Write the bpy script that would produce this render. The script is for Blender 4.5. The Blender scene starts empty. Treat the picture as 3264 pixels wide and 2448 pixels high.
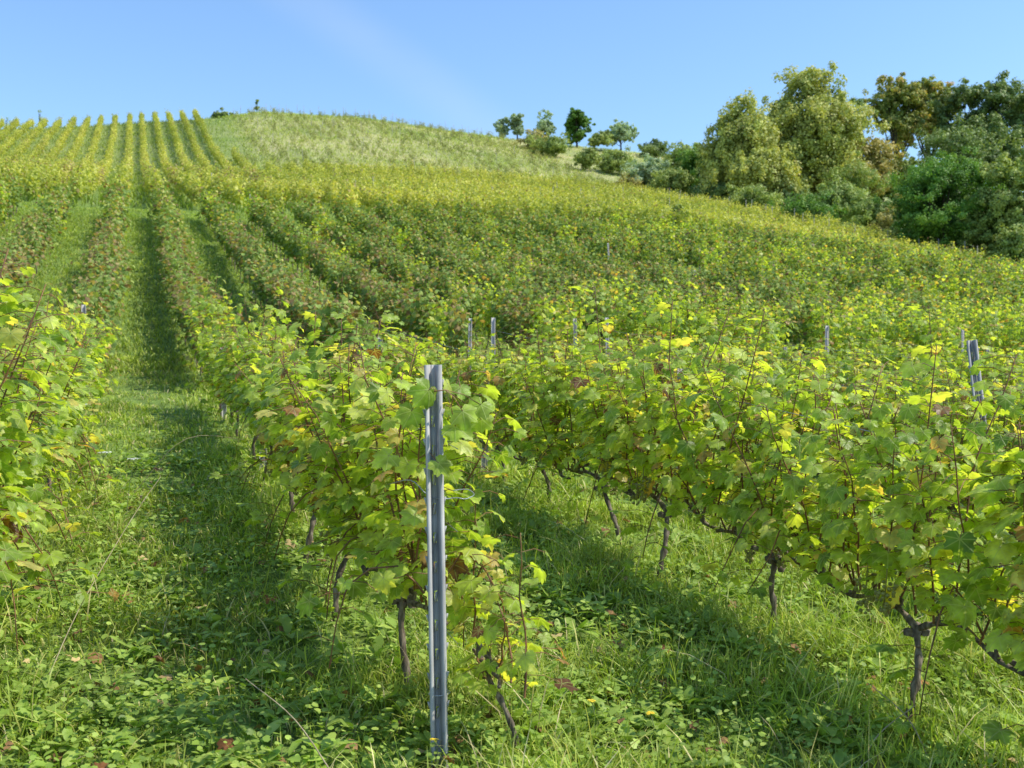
import bpy, math, random
import numpy as np
from mathutils import Vector, Matrix
R_ = math.radians
rng = np.random.default_rng(7)
random.seed(7)

# ------------------------------------------------------------------ terrain
# X runs across the vine rows, Y along them (uphill), Z up; the camera stands at the origin.
CAM_H = 1.62
YAW = 19.8
_sy = np.array([-80, 0, 10, 16, 20, 24, 48, 53, 90, 105, 125, 155, 163, 172, 200, 600.])
_ss = np.array([.05, .09, .095, .12, .17, .24, .26, .20, .20, .24, .33, .34, .24, .04, .0, .0])
_yy = np.arange(-80, 600, .25)
_sl = np.interp(_yy, _sy, _ss)
_pz = np.concatenate([[0], np.cumsum((_sl[1:] + _sl[:-1]) * .125)])
_pz -= np.interp(0, _yy, _pz)
def sstep(x, a, b):
    t = np.clip((np.asarray(x, float) - a) / (b - a), 0, 1)
    return t * t * (3 - 2 * t)
def gz(x, y):
    x = np.asarray(x, float); y = np.asarray(y, float)
    z = np.interp(y, _yy, _pz)
    L = np.interp(x, [-200, -60, -18, -5, 11, 18, 32, 57, 94, 200, 500], [-9, -4, -1.6, 0, 2.5, 3.9, 4.4, 3.0, 2.3, -4, -20])
    z = z + L * sstep(y, 50, 165)
    z = z - .0006 * np.clip(x - 45, 0, 300) ** 2 * sstep(y, 20, 60) * (1 - sstep(y, 90, 150))
    z = z - 1.35 * sstep(x, 27, 50) * sstep(y, 24, 44) * (1 - sstep(y, 56, 84))
    z = z + .025 * np.sin(x * 1.7 + .6 * np.sin(y * .9)) * np.sin(y * .8 + 1) + .08 * np.sin(x * .33 + 2) * np.sin(y * .21)
    return z
def gslope(x, y):
    return (gz(x, y + .5) - gz(x, y - .5))
# ------------------------------------------------------------------ helpers
scene = bpy.context.scene
COL = scene.collection
def U(a, b, n=None): return rng.uniform(a, b, n)
def mk(name, V, F, mats, lf=None, midx=None, smooth=False):
    """one mesh from arrays; F is an (m,k) array or a list of such arrays"""
    V = np.asarray(V, np.float32); Fs = F if isinstance(F, list) else [F]
    Fs = [np.asarray(f, np.int32) for f in Fs if len(f)]
    me = bpy.data.meshes.new(name)
    me.vertices.add(len(V)); me.vertices.foreach_set('co', V.ravel())
    nl = sum(f.size for f in Fs); npol = sum(len(f) for f in Fs)
    me.loops.add(nl); me.polygons.add(npol)
    me.loops.foreach_set('vertex_index', np.concatenate([f.ravel() for f in Fs]))
    tot = np.concatenate([np.full(len(f), f.shape[1], np.int32) for f in Fs])
    st = np.concatenate([[0], np.cumsum(tot)[:-1]]).astype(np.int32)
    me.polygons.foreach_set('loop_start', st)
    if midx is not None: me.polygons.foreach_set('material_index', np.asarray(midx, np.int32))
    if smooth: me.polygons.foreach_set('use_smooth', np.ones(npol, bool))
    for m in (mats if isinstance(mats, (list, tuple)) else [mats]): me.materials.append(m)
    if lf is not None:
        a = me.attributes.new('lf', 'FLOAT_VECTOR', 'POINT')
        a.data.foreach_set('vector', np.asarray(lf, np.float32).ravel())
    me.update(calc_edges=True)
    return me
def ob(name, me, parent=None, **props):
    o = bpy.data.objects.new(name, me); COL.objects.link(o)
    if parent is not None: o.parent = parent
    for k, v in props.items(): o[k] = v
    return o
def thing(name, loc, label, cat, group=None, rot=(0, 0, 0)):
    o = bpy.data.objects.new(name, None); COL.objects.link(o)
    o.empty_display_size = .1
    o.location = loc; o.rotation_euler = rot
    o['label'] = label; o['category'] = cat
    if group: o['group'] = group
    return o
class Acc:
    """collects pieces of several face sizes for one mesh"""
    def __init__(s): s.V = []; s.F = {}; s.A = []; s.n = 0
    def add(s, V, F, A=None):
        V = np.asarray(V, float); s.V.append(V)
        for f in (F if isinstance(F, list) else [F]):
            f = np.asarray(f)
            s.F.setdefault(f.shape[1], []).append(f + s.n)
        s.A.append(np.zeros((len(V), 3)) if A is None else A); s.n += len(V)
    def mesh(s, name, mat, smooth=False):
        return mk(name, np.concatenate(s.V), [np.concatenate(f) for f in s.F.values()], mat, np.concatenate(s.A), smooth=smooth)
def tube(P, r, n=6, rough=0.):
    P = np.asarray(P, float); m = len(P); r = np.broadcast_to(r, (m,)) if np.ndim(r) < 2 else r
    T = np.gradient(P, axis=0); T /= np.linalg.norm(T, axis=1)[:, None] + 1e-9
    ref = np.array([.31, .93, .2]) if abs(T[:, 2]).mean() > .6 else np.array([.1, .05, 1.])
    A = np.cross(T, ref); A /= np.linalg.norm(A, axis=1)[:, None] + 1e-9
    B = np.cross(T, A)
    a = np.arange(n) * 2 * math.pi / n
    rr = r[:, None] * (1 + (rng.normal(0, rough, (m, n)) if rough else 0))
    V = P[:, None] + rr[..., None] * (np.cos(a)[None, :, None] * A[:, None] + np.sin(a)[None, :, None] * B[:, None])
    i = np.arange(m - 1)[:, None] * n; j = np.arange(n)[None]; k = (j + 1) % n
    F = np.stack([i + j, i + k, i + n + k, i + n + j], -1).reshape(-1, 4)
    V = V.reshape(-1, 3)
    capV = np.array([P[-1] + T[-1] * r[-1] * .6])
    c = len(V); top = (m - 1) * n
    F3 = np.array([[top + q, top + (q + 1) % n, c] for q in range(n)])
    return np.concatenate([V, capV]), [F, F3]
def smooth_path(P, k=4):
    """Catmull-Rom through the points"""
    P = np.asarray(P, float); Q = np.concatenate([[2 * P[0] - P[1]], P, [2 * P[-1] - P[-2]]]); out = []
    for i in range(1, len(Q) - 2):
        for t in np.arange(k) / k:
            a, b, c, d = Q[i - 1], Q[i], Q[i + 1], Q[i + 2]
            out.append(.5 * (2 * b + (c - a) * t + (2 * a - 5 * b + 4 * c - d) * t * t + (3 * b - a - 3 * c + d) * t ** 3))
    out.append(P[-1]); return np.array(out)
def box(c, h):
    V = np.array([[x, y, z] for z in (-1, 1) for y in (-1, 1) for x in (-1, 1)]) * h + c
    return V, np.array([[0, 2, 3, 1], [4, 5, 7, 6], [0, 1, 5, 4], [2, 6, 7, 3], [0, 4, 6, 2], [1, 3, 7, 5]])
def prism(poly, z0, z1):
    n = len(poly); p = np.asarray(poly, float)
    V = np.concatenate([np.c_[p, np.full(n, z0)], np.c_[p, np.full(n, z1)]])
    F = np.array([[i, (i + 1) % n, n + (i + 1) % n, n + i] for i in range(n)])
    return V, F
def strip_prism(pts, th, z0, z1):
    """a bent sheet of thickness th standing on the open plan polyline pts"""
    p = np.asarray(pts, float); t = np.gradient(p, axis=0); t /= np.linalg.norm(t, axis=1)[:, None]
    nrm = np.c_[-t[:, 1], t[:, 0]] * th / 2
    a = p + nrm; b = p - nrm; n = len(p)
    ring = np.concatenate([a, b[::-1]]); m = 2 * n
    V = np.concatenate([np.c_[ring, np.full(m, z0)], np.c_[ring, np.full(m, z1)]])
    F = [[i, (i + 1) % m, m + (i + 1) % m, m + i] for i in range(m)]
    for i in range(n - 1):
        F.append([m + i, m + i + 1, m + m - 2 - i, m + m - 1 - i])
    return V, np.array(F)

# ------------------------------------------------------------------ leaf templates (x across, y base->tip, z face)
def polar_leaf(half):
    full = [(-d, r) for d, r in half[::-1] if d > 0] + list(half)
    a = np.radians([d for d, r in full]); r = np.array([r for d, r in full])
    return np.c_[np.sin(a) * r, np.cos(a) * r]
VINE_HI = polar_leaf([(0, 1.), (9, .84), (15, .86), (22, .70), (29, .66), (37, .76), (46, .87), (54, .74), (62, .76), (72, .60), (80, .58),
                      (90, .66), (101, .73), (112, .60), (126, .62), (140, .50), (155, .46), (170, .22)])
VINE_MID = polar_leaf([(0, 1.), (28, .66), (45, .86), (78, .6), (102, .74), (145, .5), (172, .2)])
VINE_LOW = polar_leaf([(0, 1.), (50, .78), (110, .66), (160, .35)])
def leaf_template(outline, ring):
    n = len(outline); V = [np.zeros((1, 2))]
    if ring: V.append(outline * .55)
    V.append(outline); V = np.concatenate(V)
    q = []; t = []
    for i in range(n):
        j = (i + 1) % n
        if i == n - 1: continue            # the notch at the petiole stays open
        t.append([0, 1 + j, 1 + i])
        if ring: q.append([1 + i, 1 + j, 1 + n + j, 1 + n + i])
    return V, [np.array(t)] + ([np.array(q)] if ring else [])
T_HI = leaf_template(VINE_HI, True)
T_MID = leaf_template(VINE_MID, False)
T_LOW = leaf_template(VINE_LOW, False)
T_KITE = (np.array([[0, 0], [.5, .45], [0, 1.], [-.5, .45]]), [np.array([[0, 1, 2, 3]])])
T_OVAL = (np.array([[0, 0], [.16, .25], [.25, .6], [.13, .9], [0, 1.], [-.13, .9], [-.25, .6], [-.16, .25], [0, .5]]),
          [np.array([[0, 1, 8], [1, 2, 8], [2, 3, 8], [3, 4, 8], [4, 5, 8], [5, 6, 8], [6, 7, 8], [7, 0, 8]])])
T_ROUND = (np.array([[0, 0], [.4, .25], [.5, .65], [.25, 1.], [0, .9], [-.25, 1.], [-.5, .65], [-.4, .25]]),
           [np.array([[0, 1, 2, 3], [0, 3, 4, 5], [0, 5, 6, 7]])])
def norm(v): return v / (np.linalg.norm(v, axis=-1, keepdims=True) + 1e-9)
def leaves(T, P, N, D, S, tint, curl=.36, fold=.2, wave=.11):
    """P base points, N face normals, D tip directions, S sizes -> V, F, lf"""
    uv, Fs = T; n = len(P); k = len(uv)
    N = norm(N); D = norm(D - N * (D * N).sum(-1, keepdims=True)); X = np.cross(D, N)
    x = uv[:, 0][None]; y = uv[:, 1][None]; r2 = x * x + y * y; ang = np.arctan2(x, y)
    c = (curl * U(.2, 1.6, n))[:, None]; f = (fold * U(-.6, 1.6, n))[:, None]; ph = U(0, 6.3, n)[:, None]; w = (wave * U(.3, 1.5, n))[:, None]
    z = -c * r2 + f * np.abs(x) + w * r2 * np.sin(5 * ang + ph) + (U(-.2, .2, n))[:, None] * x * y
    V = P[:, None] + S[:, None, None] * (x[..., None] * X[:, None] + y[..., None] * D[:, None] + z[..., None] * N[:, None])
    F = [(f_[None] + (np.arange(n) * k)[:, None, None]).reshape(-1, f_.shape[1]) for f_ in Fs]
    A = np.stack([np.broadcast_to(x, (n, k)), np.broadcast_to(y, (n, k)), np.broadcast_to(tint[:, None], (n, k))], -1)
    return V.reshape(-1, 3), F, A.reshape(-1, 3)
def blades(P, H, W, lean, az, tint):
    """grass blades: 2 quads + tip, bending over along az"""
    n = len(P); t = np.array([0, .38, .72, 1.])[None]
    h = H[:, None]; out = lean[:, None] * h * t ** 1.8; up = h * (t - .35 * lean[:, None] * t ** 2.2)
    dx = np.cos(az)[:, None]; dy = np.sin(az)[:, None]
    C = P[:, None] + np.stack([out * dx, out * dy, up], -1)
    tw = az + U(-1.2, 1.2, n) + math.pi / 2
    wv = np.stack([np.cos(tw), np.sin(tw), np.zeros(n)], -1)[:, None] * (W[:, None] * np.array([.7, 1., .75, 0])[None] / 2)[..., None]
    Lf = C - wv; Rt = C + wv
    V = np.stack([Lf[:, 0], Rt[:, 0], Lf[:, 1], Rt[:, 1], Lf[:, 2], Rt[:, 2], C[:, 3]], 1)
    b = (np.arange(n) * 7)[:, None, None]
    q = (np.array([[0, 1, 3, 2], [2, 3, 5, 4]])[None] + b).reshape(-1, 4); t3 = (np.array([[4, 5, 6]])[None] + b).reshape(-1, 3)
    A = np.stack([np.zeros((n, 7)), np.broadcast_to(np.array([0, 0, .4, .4, .75, .75, 1.])[None], (n, 7)), np.broadcast_to(tint[:, None], (n, 7))], -1)
    return V.reshape(-1, 3), [q, t3], A.reshape(-1, 3)

# ------------------------------------------------------------------ materials
def newmat(name):
    m = bpy.data.materials.new(name); m.use_nodes = True; nt = m.node_tree; nt.nodes.clear()
    return m, nt
def nd(nt, typ, **kw):
    n = nt.nodes.new(typ)
    for k, v in kw.items():
        if k.startswith('i_'): n.inputs[k[2:].replace('_', ' ')].default_value = v
        else: setattr(n, k, v)
    return n
def ramp(nt, stops, mode='LINEAR'):
    r = nt.nodes.new('ShaderNodeValToRGB'); r.color_ramp.interpolation = mode
    e = r.color_ramp.elements
    while len(e) > 1: e.remove(e[-1])
    e[0].position = stops[0][0]; e[0].color = (*stops[0][1], 1)
    for p, c in stops[1:]:
        q = e.new(p); q.color = (*c, 1)
    return r
def leaf_mat(name, stops, trans=.4, rough=.45, spec=.4, veins=False, noise=.35, tcol=(1.5, 1.5, .6), jitter=.0, nscale=14., edge=None, foot=None):
    m, nt = newmat(name); L = nt.links.new
    at = nd(nt, 'ShaderNodeAttribute', attribute_name='lf'); sp = nd(nt, 'ShaderNodeSeparateXYZ'); L(at.outputs['Vector'], sp.inputs[0])
    t = sp.outputs['Z']
    if jitter:
        oi = nd(nt, 'ShaderNodeObjectInfo'); a = nd(nt, 'ShaderNodeMath', operation='MULTIPLY_ADD'); L(oi.outputs['Random'], a.inputs[0])
        a.inputs[1].default_value = jitter; L(t, a.inputs[2])
        b = nd(nt, 'ShaderNodeMath', operation='SUBTRACT'); L(a.outputs[0], b.inputs[0]); b.inputs[1].default_value = jitter / 2; t = b.outputs[0]
    tc = nd(nt, 'ShaderNodeTexCoord')
    nz = nd(nt, 'ShaderNodeTexNoise', i_Scale=nscale, i_Detail=3.); L(tc.outputs['Object'], nz.inputs['Vector'])
    if edge:      # discolouring creeps in from the rim of some leaves
        ln = nd(nt, 'ShaderNodeVectorMath', operation='LENGTH'); cmb = nd(nt, 'ShaderNodeCombineXYZ'); L(sp.outputs['X'], cmb.inputs[0]); L(sp.outputs['Y'], cmb.inputs[1]); L(cmb.outputs[0], ln.inputs[0])
        pr = nd(nt, 'ShaderNodeMath', operation='MULTIPLY'); L(ln.outputs['Value'], pr.inputs[0]); L(nz.outputs['Fac'], pr.inputs[1])
        mr = nd(nt, 'ShaderNodeMapRange'); L(pr.outputs[0], mr.inputs['Value']); mr.inputs['From Min'].default_value = .36; mr.inputs['From Max'].default_value = .55
        mr.inputs['To Min'].default_value = 0; mr.inputs['To Max'].default_value = edge
        ad = nd(nt, 'ShaderNodeMath', operation='ADD'); L(t, ad.inputs[0]); L(mr.outputs[0], ad.inputs[1]); t = ad.outputs[0]
    rp = ramp(nt, stops); L(t, rp.inputs[0]); col = rp.outputs[0]
    mr2 = nd(nt, 'ShaderNodeMapRange'); L(nz.outputs['Fac'], mr2.inputs['Value']); mr2.inputs['From Min'].default_value = .3; mr2.inputs['From Max'].default_value = .7
    mr2.inputs['To Min'].default_value = 1 - noise; mr2.inputs['To Max'].default_value = 1 + noise
    mx = nd(nt, 'ShaderNodeMix', data_type='RGBA', blend_type='MULTIPLY'); mx.inputs[0].default_value = 1
    L(col, mx.inputs[6]); L(mr2.outputs[0], mx.inputs[7]); col = mx.outputs[2]
    if foot is not None:      # shade low in the sward painted in: blades darken towards the root
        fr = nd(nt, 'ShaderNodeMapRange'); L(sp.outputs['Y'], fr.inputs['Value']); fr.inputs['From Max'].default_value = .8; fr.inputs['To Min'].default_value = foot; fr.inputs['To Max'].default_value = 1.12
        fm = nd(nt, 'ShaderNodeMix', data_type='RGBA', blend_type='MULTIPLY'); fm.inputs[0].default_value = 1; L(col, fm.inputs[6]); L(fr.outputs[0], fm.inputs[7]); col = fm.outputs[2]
    if veins:     # five ribs from the stalk, a shade paler
        at2 = nd(nt, 'ShaderNodeMath', operation='ARCTAN2'); L(sp.outputs['X'], at2.inputs[0]); L(sp.outputs['Y'], at2.inputs[1])
        md = nd(nt, 'ShaderNodeMath', operation='PINGPONG'); L(at2.outputs[0], md.inputs[0]); md.inputs[1].default_value = R_(24)
        ln2 = nd(nt, 'ShaderNodeVectorMath', operation='LENGTH'); cm2 = nd(nt, 'ShaderNodeCombineXYZ'); L(sp.outputs['X'], cm2.inputs[0]); L(sp.outputs['Y'], cm2.inputs[1]); L(cm2.outputs[0], ln2.inputs[0])
        ds = nd(nt, 'ShaderNodeMath', operation='MULTIPLY'); L(md.outputs[0], ds.inputs[0]); L(ln2.outputs['Value'], ds.inputs[1])
        vm = nd(nt, 'ShaderNodeMapRange'); L(ds.outputs[0], vm.inputs['Value']); vm.inputs['From Min'].default_value = .008; vm.inputs['From Max'].default_value = .036
        vm.inputs['To Min'].default_value = .62; vm.inputs['To Max'].default_value = 0
        mv = nd(nt, 'ShaderNodeMix', data_type='RGBA'); L(vm.outputs[0], mv.inputs[0]); L(col, mv.inputs[6]); mv.inputs[7].default_value = (.52, .58, .22, 1); col = mv.outputs[2]
    pb = nd(nt, 'ShaderNodeBsdfPrincipled', i_Roughness=rough); pb.inputs['Specular IOR Level'].default_value = spec
    L(col, pb.inputs['Base Color'])
    if veins:
        bp = nd(nt, 'ShaderNodeBump', i_Strength=.5, i_Distance=.004); hm = nd(nt, 'ShaderNodeMath', operation='ADD'); L(vm.outputs[0], hm.inputs[0]); n4 = nd(nt, 'ShaderNodeTexNoise', i_Scale=70., i_Detail=2.); L(tc.outputs['Object'], n4.inputs['Vector'])
        L(n4.outputs['Fac'], hm.inputs[1]); L(hm.outputs[0], bp.inputs['Height']); L(bp.outputs[0], pb.inputs['Normal'])
    tr = nd(nt, 'ShaderNodeBsdfTranslucent'); tm = nd(nt, 'ShaderNodeMix', data_type='RGBA', blend_type='MULTIPLY'); tm.inputs[0].default_value = 1
    L(col, tm.inputs[6]); tm.inputs[7].default_value = (*tcol, 1); L(tm.outputs[2], tr.inputs[0])
    ms = nd(nt, 'ShaderNodeMixShader'); ms.inputs[0].default_value = trans; L(pb.outputs[0], ms.inputs[1]); L(tr.outputs[0], ms.inputs[2])
    out = nd(nt, 'ShaderNodeOutputMaterial'); L(ms.outputs[0], out.inputs[0])
    return m
def solid(name, stops, rough=.8, scale=20., metal=0., bump=0., stretch=(1, 1, 1), detail=5., spec=.4):
    m, nt = newmat(name); L = nt.links.new
    tc = nd(nt, 'ShaderNodeTexCoord'); mp = nd(nt, 'ShaderNodeMapping'); mp.inputs['Scale'].default_value = stretch; L(tc.outputs['Object'], mp.inputs[0])
    nz = nd(nt, 'ShaderNodeTexNoise', i_Scale=scale, i_Detail=detail); L(mp.outputs[0], nz.inputs['Vector'])
    rp = ramp(nt, stops); L(nz.outputs['Fac'], rp.inputs[0])
    pb = nd(nt, 'ShaderNodeBsdfPrincipled', i_Roughness=rough, i_Metallic=metal); pb.inputs['Specular IOR Level'].default_value = spec; L(rp.outputs[0], pb.inputs['Base Color'])
    if bump:
        bp = nd(nt, 'ShaderNodeBump', i_Strength=bump, i_Distance=.01); L(nz.outputs['Fac'], bp.inputs['Height']); L(bp.outputs[0], pb.inputs['Normal'])
    out = nd(nt, 'ShaderNodeOutputMaterial'); L(pb.outputs[0], out.inputs[0])
    return m
M = {}
M['vine'] = leaf_mat('vine_leaf_green', [(0, (.11, .20, .03)), (.3, (.27, .39, .05)), (.6, (.48, .58, .09)), (.8, (.64, .64, .14)), (.9, (.74, .64, .18)), (.97, (.5, .26, .09)), (1., (.18, .08, .035))],
                     trans=.56, rough=.4, spec=.4, veins=True, tcol=(1.65, 1.55, .45), jitter=.06, edge=.2, noise=.42, nscale=22.)
M['vine_dull'] = leaf_mat('vine_leaf_dull', [(0, (.11, .19, .045)), (.35, (.22, .32, .07)), (.6, (.42, .48, .12)), (.76, (.62, .58, .19)), (.84, (.46, .38, .15)), (.93, (.34, .235, .10)), (1., (.20, .13, .06))],
                          trans=.36, rough=.6, spec=.2, jitter=.08, tcol=(1.7, 1.5, .5))
M['vine_far'] = leaf_mat('vine_leaf_yellowing', [(0, (.15, .21, .035)), (.3, (.33, .38, .06)), (.6, (.58, .56, .11)), (.85, (.76, .66, .17)), (.94, (.5, .36, .17)), (1., (.24, .15, .09))],
                         trans=.35, rough=.55, spec=.3, noise=.2, nscale=.35)
M['vine_pale'] = leaf_mat('vine_leaf_straw', [(0, (.15, .20, .06)), (.4, (.30, .34, .10)), (.75, (.50, .46, .16)), (.92, (.62, .50, .26)), (1., (.3, .2, .11))], trans=.25, rough=.7, spec=.15, noise=.3, nscale=.25, tcol=(1.2, 1.1, .7))
M['bark'] = solid('vine_bark', [(.3, (.05, .035, .025)), (.5, (.15, .115, .085)), (.7, (.32, .26, .2))], rough=.9, scale=60, bump=.8, stretch=(1, 1, .25))
M['cane'] = solid('vine_cane', [(.35, (.10, .045, .02)), (.6, (.26, .12, .045)), (.8, (.34, .22, .09))], rough=.6, scale=9)
M['grape'] = solid('grape_skin', [(.3, (.20, .20, .05)), (.6, (.34, .30, .08)), (.8, (.30, .16, .05))], rough=.35, scale=30)
M['zinc'] = solid('galvanised_steel', [(.3, (.26, .25, .23)), (.5, (.38, .365, .34)), (.75, (.52, .50, .46))], rough=.7, scale=35, metal=.0, bump=.15, stretch=(1, 1, .2), spec=.25)
M['wire'] = solid('galvanised_wire', [(.3, (.25, .26, .28)), (.7, (.5, .51, .53))], rough=.4, metal=.7)
M['wood'] = solid('weathered_wood', [(.3, (.22, .19, .15)), (.7, (.5, .46, .38))], rough=.9, scale=20, stretch=(1, 1, .1))
# ------------------------------------------------------------------ ground
def ground_mat():
    m, nt = newmat('meadow_ground'); L = nt.links.new
    tc = nd(nt, 'ShaderNodeTexCoord')
    n1 = nd(nt, 'ShaderNodeTexNoise', i_Scale=.12, i_Detail=6., i_Roughness=.65); L(tc.outputs['Object'], n1.inputs['Vector'])
    n2 = nd(nt, 'ShaderNodeTexNoise', i_Scale=3.5, i_Detail=8., i_Roughness=.75); L(tc.outputs['Object'], n2.inputs['Vector'])
    n3 = nd(nt, 'ShaderNodeTexNoise', i_Scale=24., i_Detail=6., i_Roughness=.8); L(tc.outputs['Object'], n3.inputs['Vector'])
    r2 = ramp(nt, [(.3, (.09, .11, .04)), (.48, (.19, .28, .06)), (.62, (.28, .40, .09)), (.78, (.42, .42, .17))]); L(n2.outputs['Fac'], r2.inputs[0])
    r3 = ramp(nt, [(.35, (.35, .35, .3)), (.55, (1, 1, 1)), (.75, (1.3, 1.3, 1.1))]); L(n3.outputs['Fac'], r3.inputs[0])
    mx = nd(nt, 'ShaderNodeMix', data_type='RGBA', blend_type='MULTIPLY'); mx.inputs[0].default_value = 1; L(r2.outputs[0], mx.inputs[6]); L(r3.outputs[0], mx.inputs[7])
    at = nd(nt, 'ShaderNodeAttribute', attribute_name='lf'); sp = nd(nt, 'ShaderNodeSeparateXYZ'); L(at.outputs['Vector'], sp.inputs[0])
    dr = ramp(nt, [(.3, (.34, .34, .13)), (.5, (.5, .46, .22)), (.7, (.64, .55, .33))]); L(n2.outputs['Fac'], dr.inputs[0])
    am = nd(nt, 'ShaderNodeMath', operation='MULTIPLY'); L(sp.outputs['X'], am.inputs[0]); mm = nd(nt, 'ShaderNodeMapRange'); L(n1.outputs['Fac'], mm.inputs['Value'])
    mm.inputs['From Min'].default_value = .35; mm.inputs['From Max'].default_value = .6; mm.inputs['To Min'].default_value = .25; L(mm.outputs[0], am.inputs[1])
    m2 = nd(nt, 'ShaderNodeMix', data_type='RGBA'); L(am.outputs[0], m2.inputs[0]); L(mx.outputs[2], m2.inputs[6]); L(dr.outputs[0], m2.inputs[7])
    pb = nd(nt, 'ShaderNodeBsdfPrincipled', i_Roughness=.95); pb.inputs['Specular IOR Level'].default_value = .15; L(m2.outputs[2], pb.inputs['Base Color'])
    bp = nd(nt, 'ShaderNodeBump', i_Strength=.6, i_Distance=.06); L(n3.outputs['Fac'], bp.inputs['Height']); L(bp.outputs[0], pb.inputs['Normal'])
    out = nd(nt, 'ShaderNodeOutputMaterial'); L(pb.outputs[0], out.inputs[0]); return m
def axis(a, b, near, g):
    p = [0.]; s = near
    while p[-1] < b: p.append(p[-1] + s); s = min(s * g, 6)
    q = [0.]; s = near
    while q[-1] > a: q.append(q[-1] - s); s = min(s * g, 6)
    return np.array(q[::-1][:-1] + p)
gxs = axis(-160, 320, .16, 1.03); gys = axis(-40, 420, .16, 1.012)
GX, GY = np.meshgrid(gxs, gys)
V = np.c_[GX.ravel(), GY.ravel(), gz(GX, GY).ravel()]
nx, ny = len(gxs), len(gys)
i = (np.arange(ny - 1)[:, None] * nx + np.arange(nx - 1)[None])
F = np.stack([i, i + 1, i + nx + 1, i + nx], -1).reshape(-1, 4)
def dryness(x, y):
    """1 on the pale upper slope right of the grass lane, 0 on the green lower ground"""
    return np.clip(sstep(y, 92, 116) * sstep(x, 11, 17) - .8 * sstep(x, 62, 70) * (1 - sstep(y, 120, 135)) + .3 * sstep(y, 55, 100), 0, 1)
lfg = np.c_[dryness(V[:, 0], V[:, 1]), np.zeros((len(V), 2))]
ob('ground', mk('ground', V, F, ground_mat(), lfg, smooth=True), kind='structure')

# ------------------------------------------------------------------ grapevines
def make_shoots(ns, zbase, ztop, spread, wild, nleaf, lsize, T, petiole, ybound=.5, foot=0., hang=0):
    """returns shoot Acc and leaf arrays for one metre of row"""
    sh = Acc(); LP = []; LN = []; LD = []; LS = []; LT = []
    for s in range(ns + hang):
        y0 = -ybound + (s + .5) / ns * 2 * ybound + U(-.04, .04); x0 = U(-.03, .03)
        top = U(*ztop) + (U(.12, .42) if U(0, 1) < wild else 0) - (U(.1, .35) if U(0, 1) < .2 else 0)
        sx = rng.normal(0, spread); sy = rng.normal(0, .14)
        k = 6; t = np.linspace(0, 1, k)
        P = np.c_[x0 + sx * t ** 1.3 + np.cumsum(rng.normal(0, .012, k)), y0 + sy * t + np.cumsum(rng.normal(0, .014, k)), zbase + (top - zbase) * t - .10 * abs(sx) * t ** 3]
        P[0] = (x0, y0, zbase)
        if s >= ns:      # a shoot that fell outward and hangs below the cordon
            y0 = U(-ybound, ybound); g = rng.choice([-1, 1]); w_ = U(.16, .34); P = np.array([(0, y0, zbase), (g * w_ * .35, y0 + U(-.05, .05), zbase + U(.1, .25)), (g * w_ * .8, y0 + U(-.1, .1), zbase + U(0, .12)), (g * w_, y0 + U(-.15, .15), zbase - U(.1, .26))])
        P = smooth_path(P, 2)
        sh.add(*tube(P, np.linspace(.0048, .0018, len(P)), 4))
        nl = nleaf + rng.integers(-2, 3) if s < ns else 11
        for q in range(nl):
            tt = foot + (1 - foot) * (q + U(0, 1)) / nl
            b = np.array([np.interp(tt, np.linspace(0, 1, len(P)), P[:, c]) for c in range(3)])
            az = U(0, 2 * math.pi); side = (-1 if q % 2 else 1)
            o = np.array([side * abs(math.cos(az)) * 1.25, math.sin(az), U(-.1, .55)]); o /= np.linalg.norm(o)
            pl = U(.04, .13) + .05 * (U(0, 1) < .3)
            e = b + o * pl; e[2] -= .02
            if petiole: sh.add(*tube(np.array([b, (b + e) / 2 + [0, 0, .015], e]), .0017, 3))
            LP.append(e); LN.append(o * U(.0, .9) + np.array([U(-.45, .45), U(-.45, .45), U(.1, 1.15)]))
            LD.append(np.array([o[0] * .6, o[1] * .6, -1. + U(-.5, .9)])); LS.append(lsize * U(.55, 1.2) * (1 - .3 * max(0, tt - .8) / .2))
            LT.append(tt)
    return sh, np.array(LP), np.array(LN), np.array(LD), np.array(LS), np.array(LT)
def tint_near(n, t):
    x = np.clip(rng.beta(2.6, 3.0, n) * .82 + .06, 0, .86) + .10 * (t < .25) * U(0, 1, n)
    o = U(0, 1, n); x = np.where(o < .075, U(.84, .93, n), x); x = np.where(o < .018 + .03 * (t < .2), U(.95, 1., n), x); return x
def tint_dull(n, t):
    x = np.clip(rng.beta(2.2, 3.2, n) * .78, 0, .76); o = U(0, 1, n)
    x = x * (.42 + .75 * np.clip(t, 0, 1)); return np.where(o < .11 + .1 * (t > .8), U(.78, 1., n), x)  # lower leaves tinted darker: painted shade on the row sides and gaps
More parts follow.
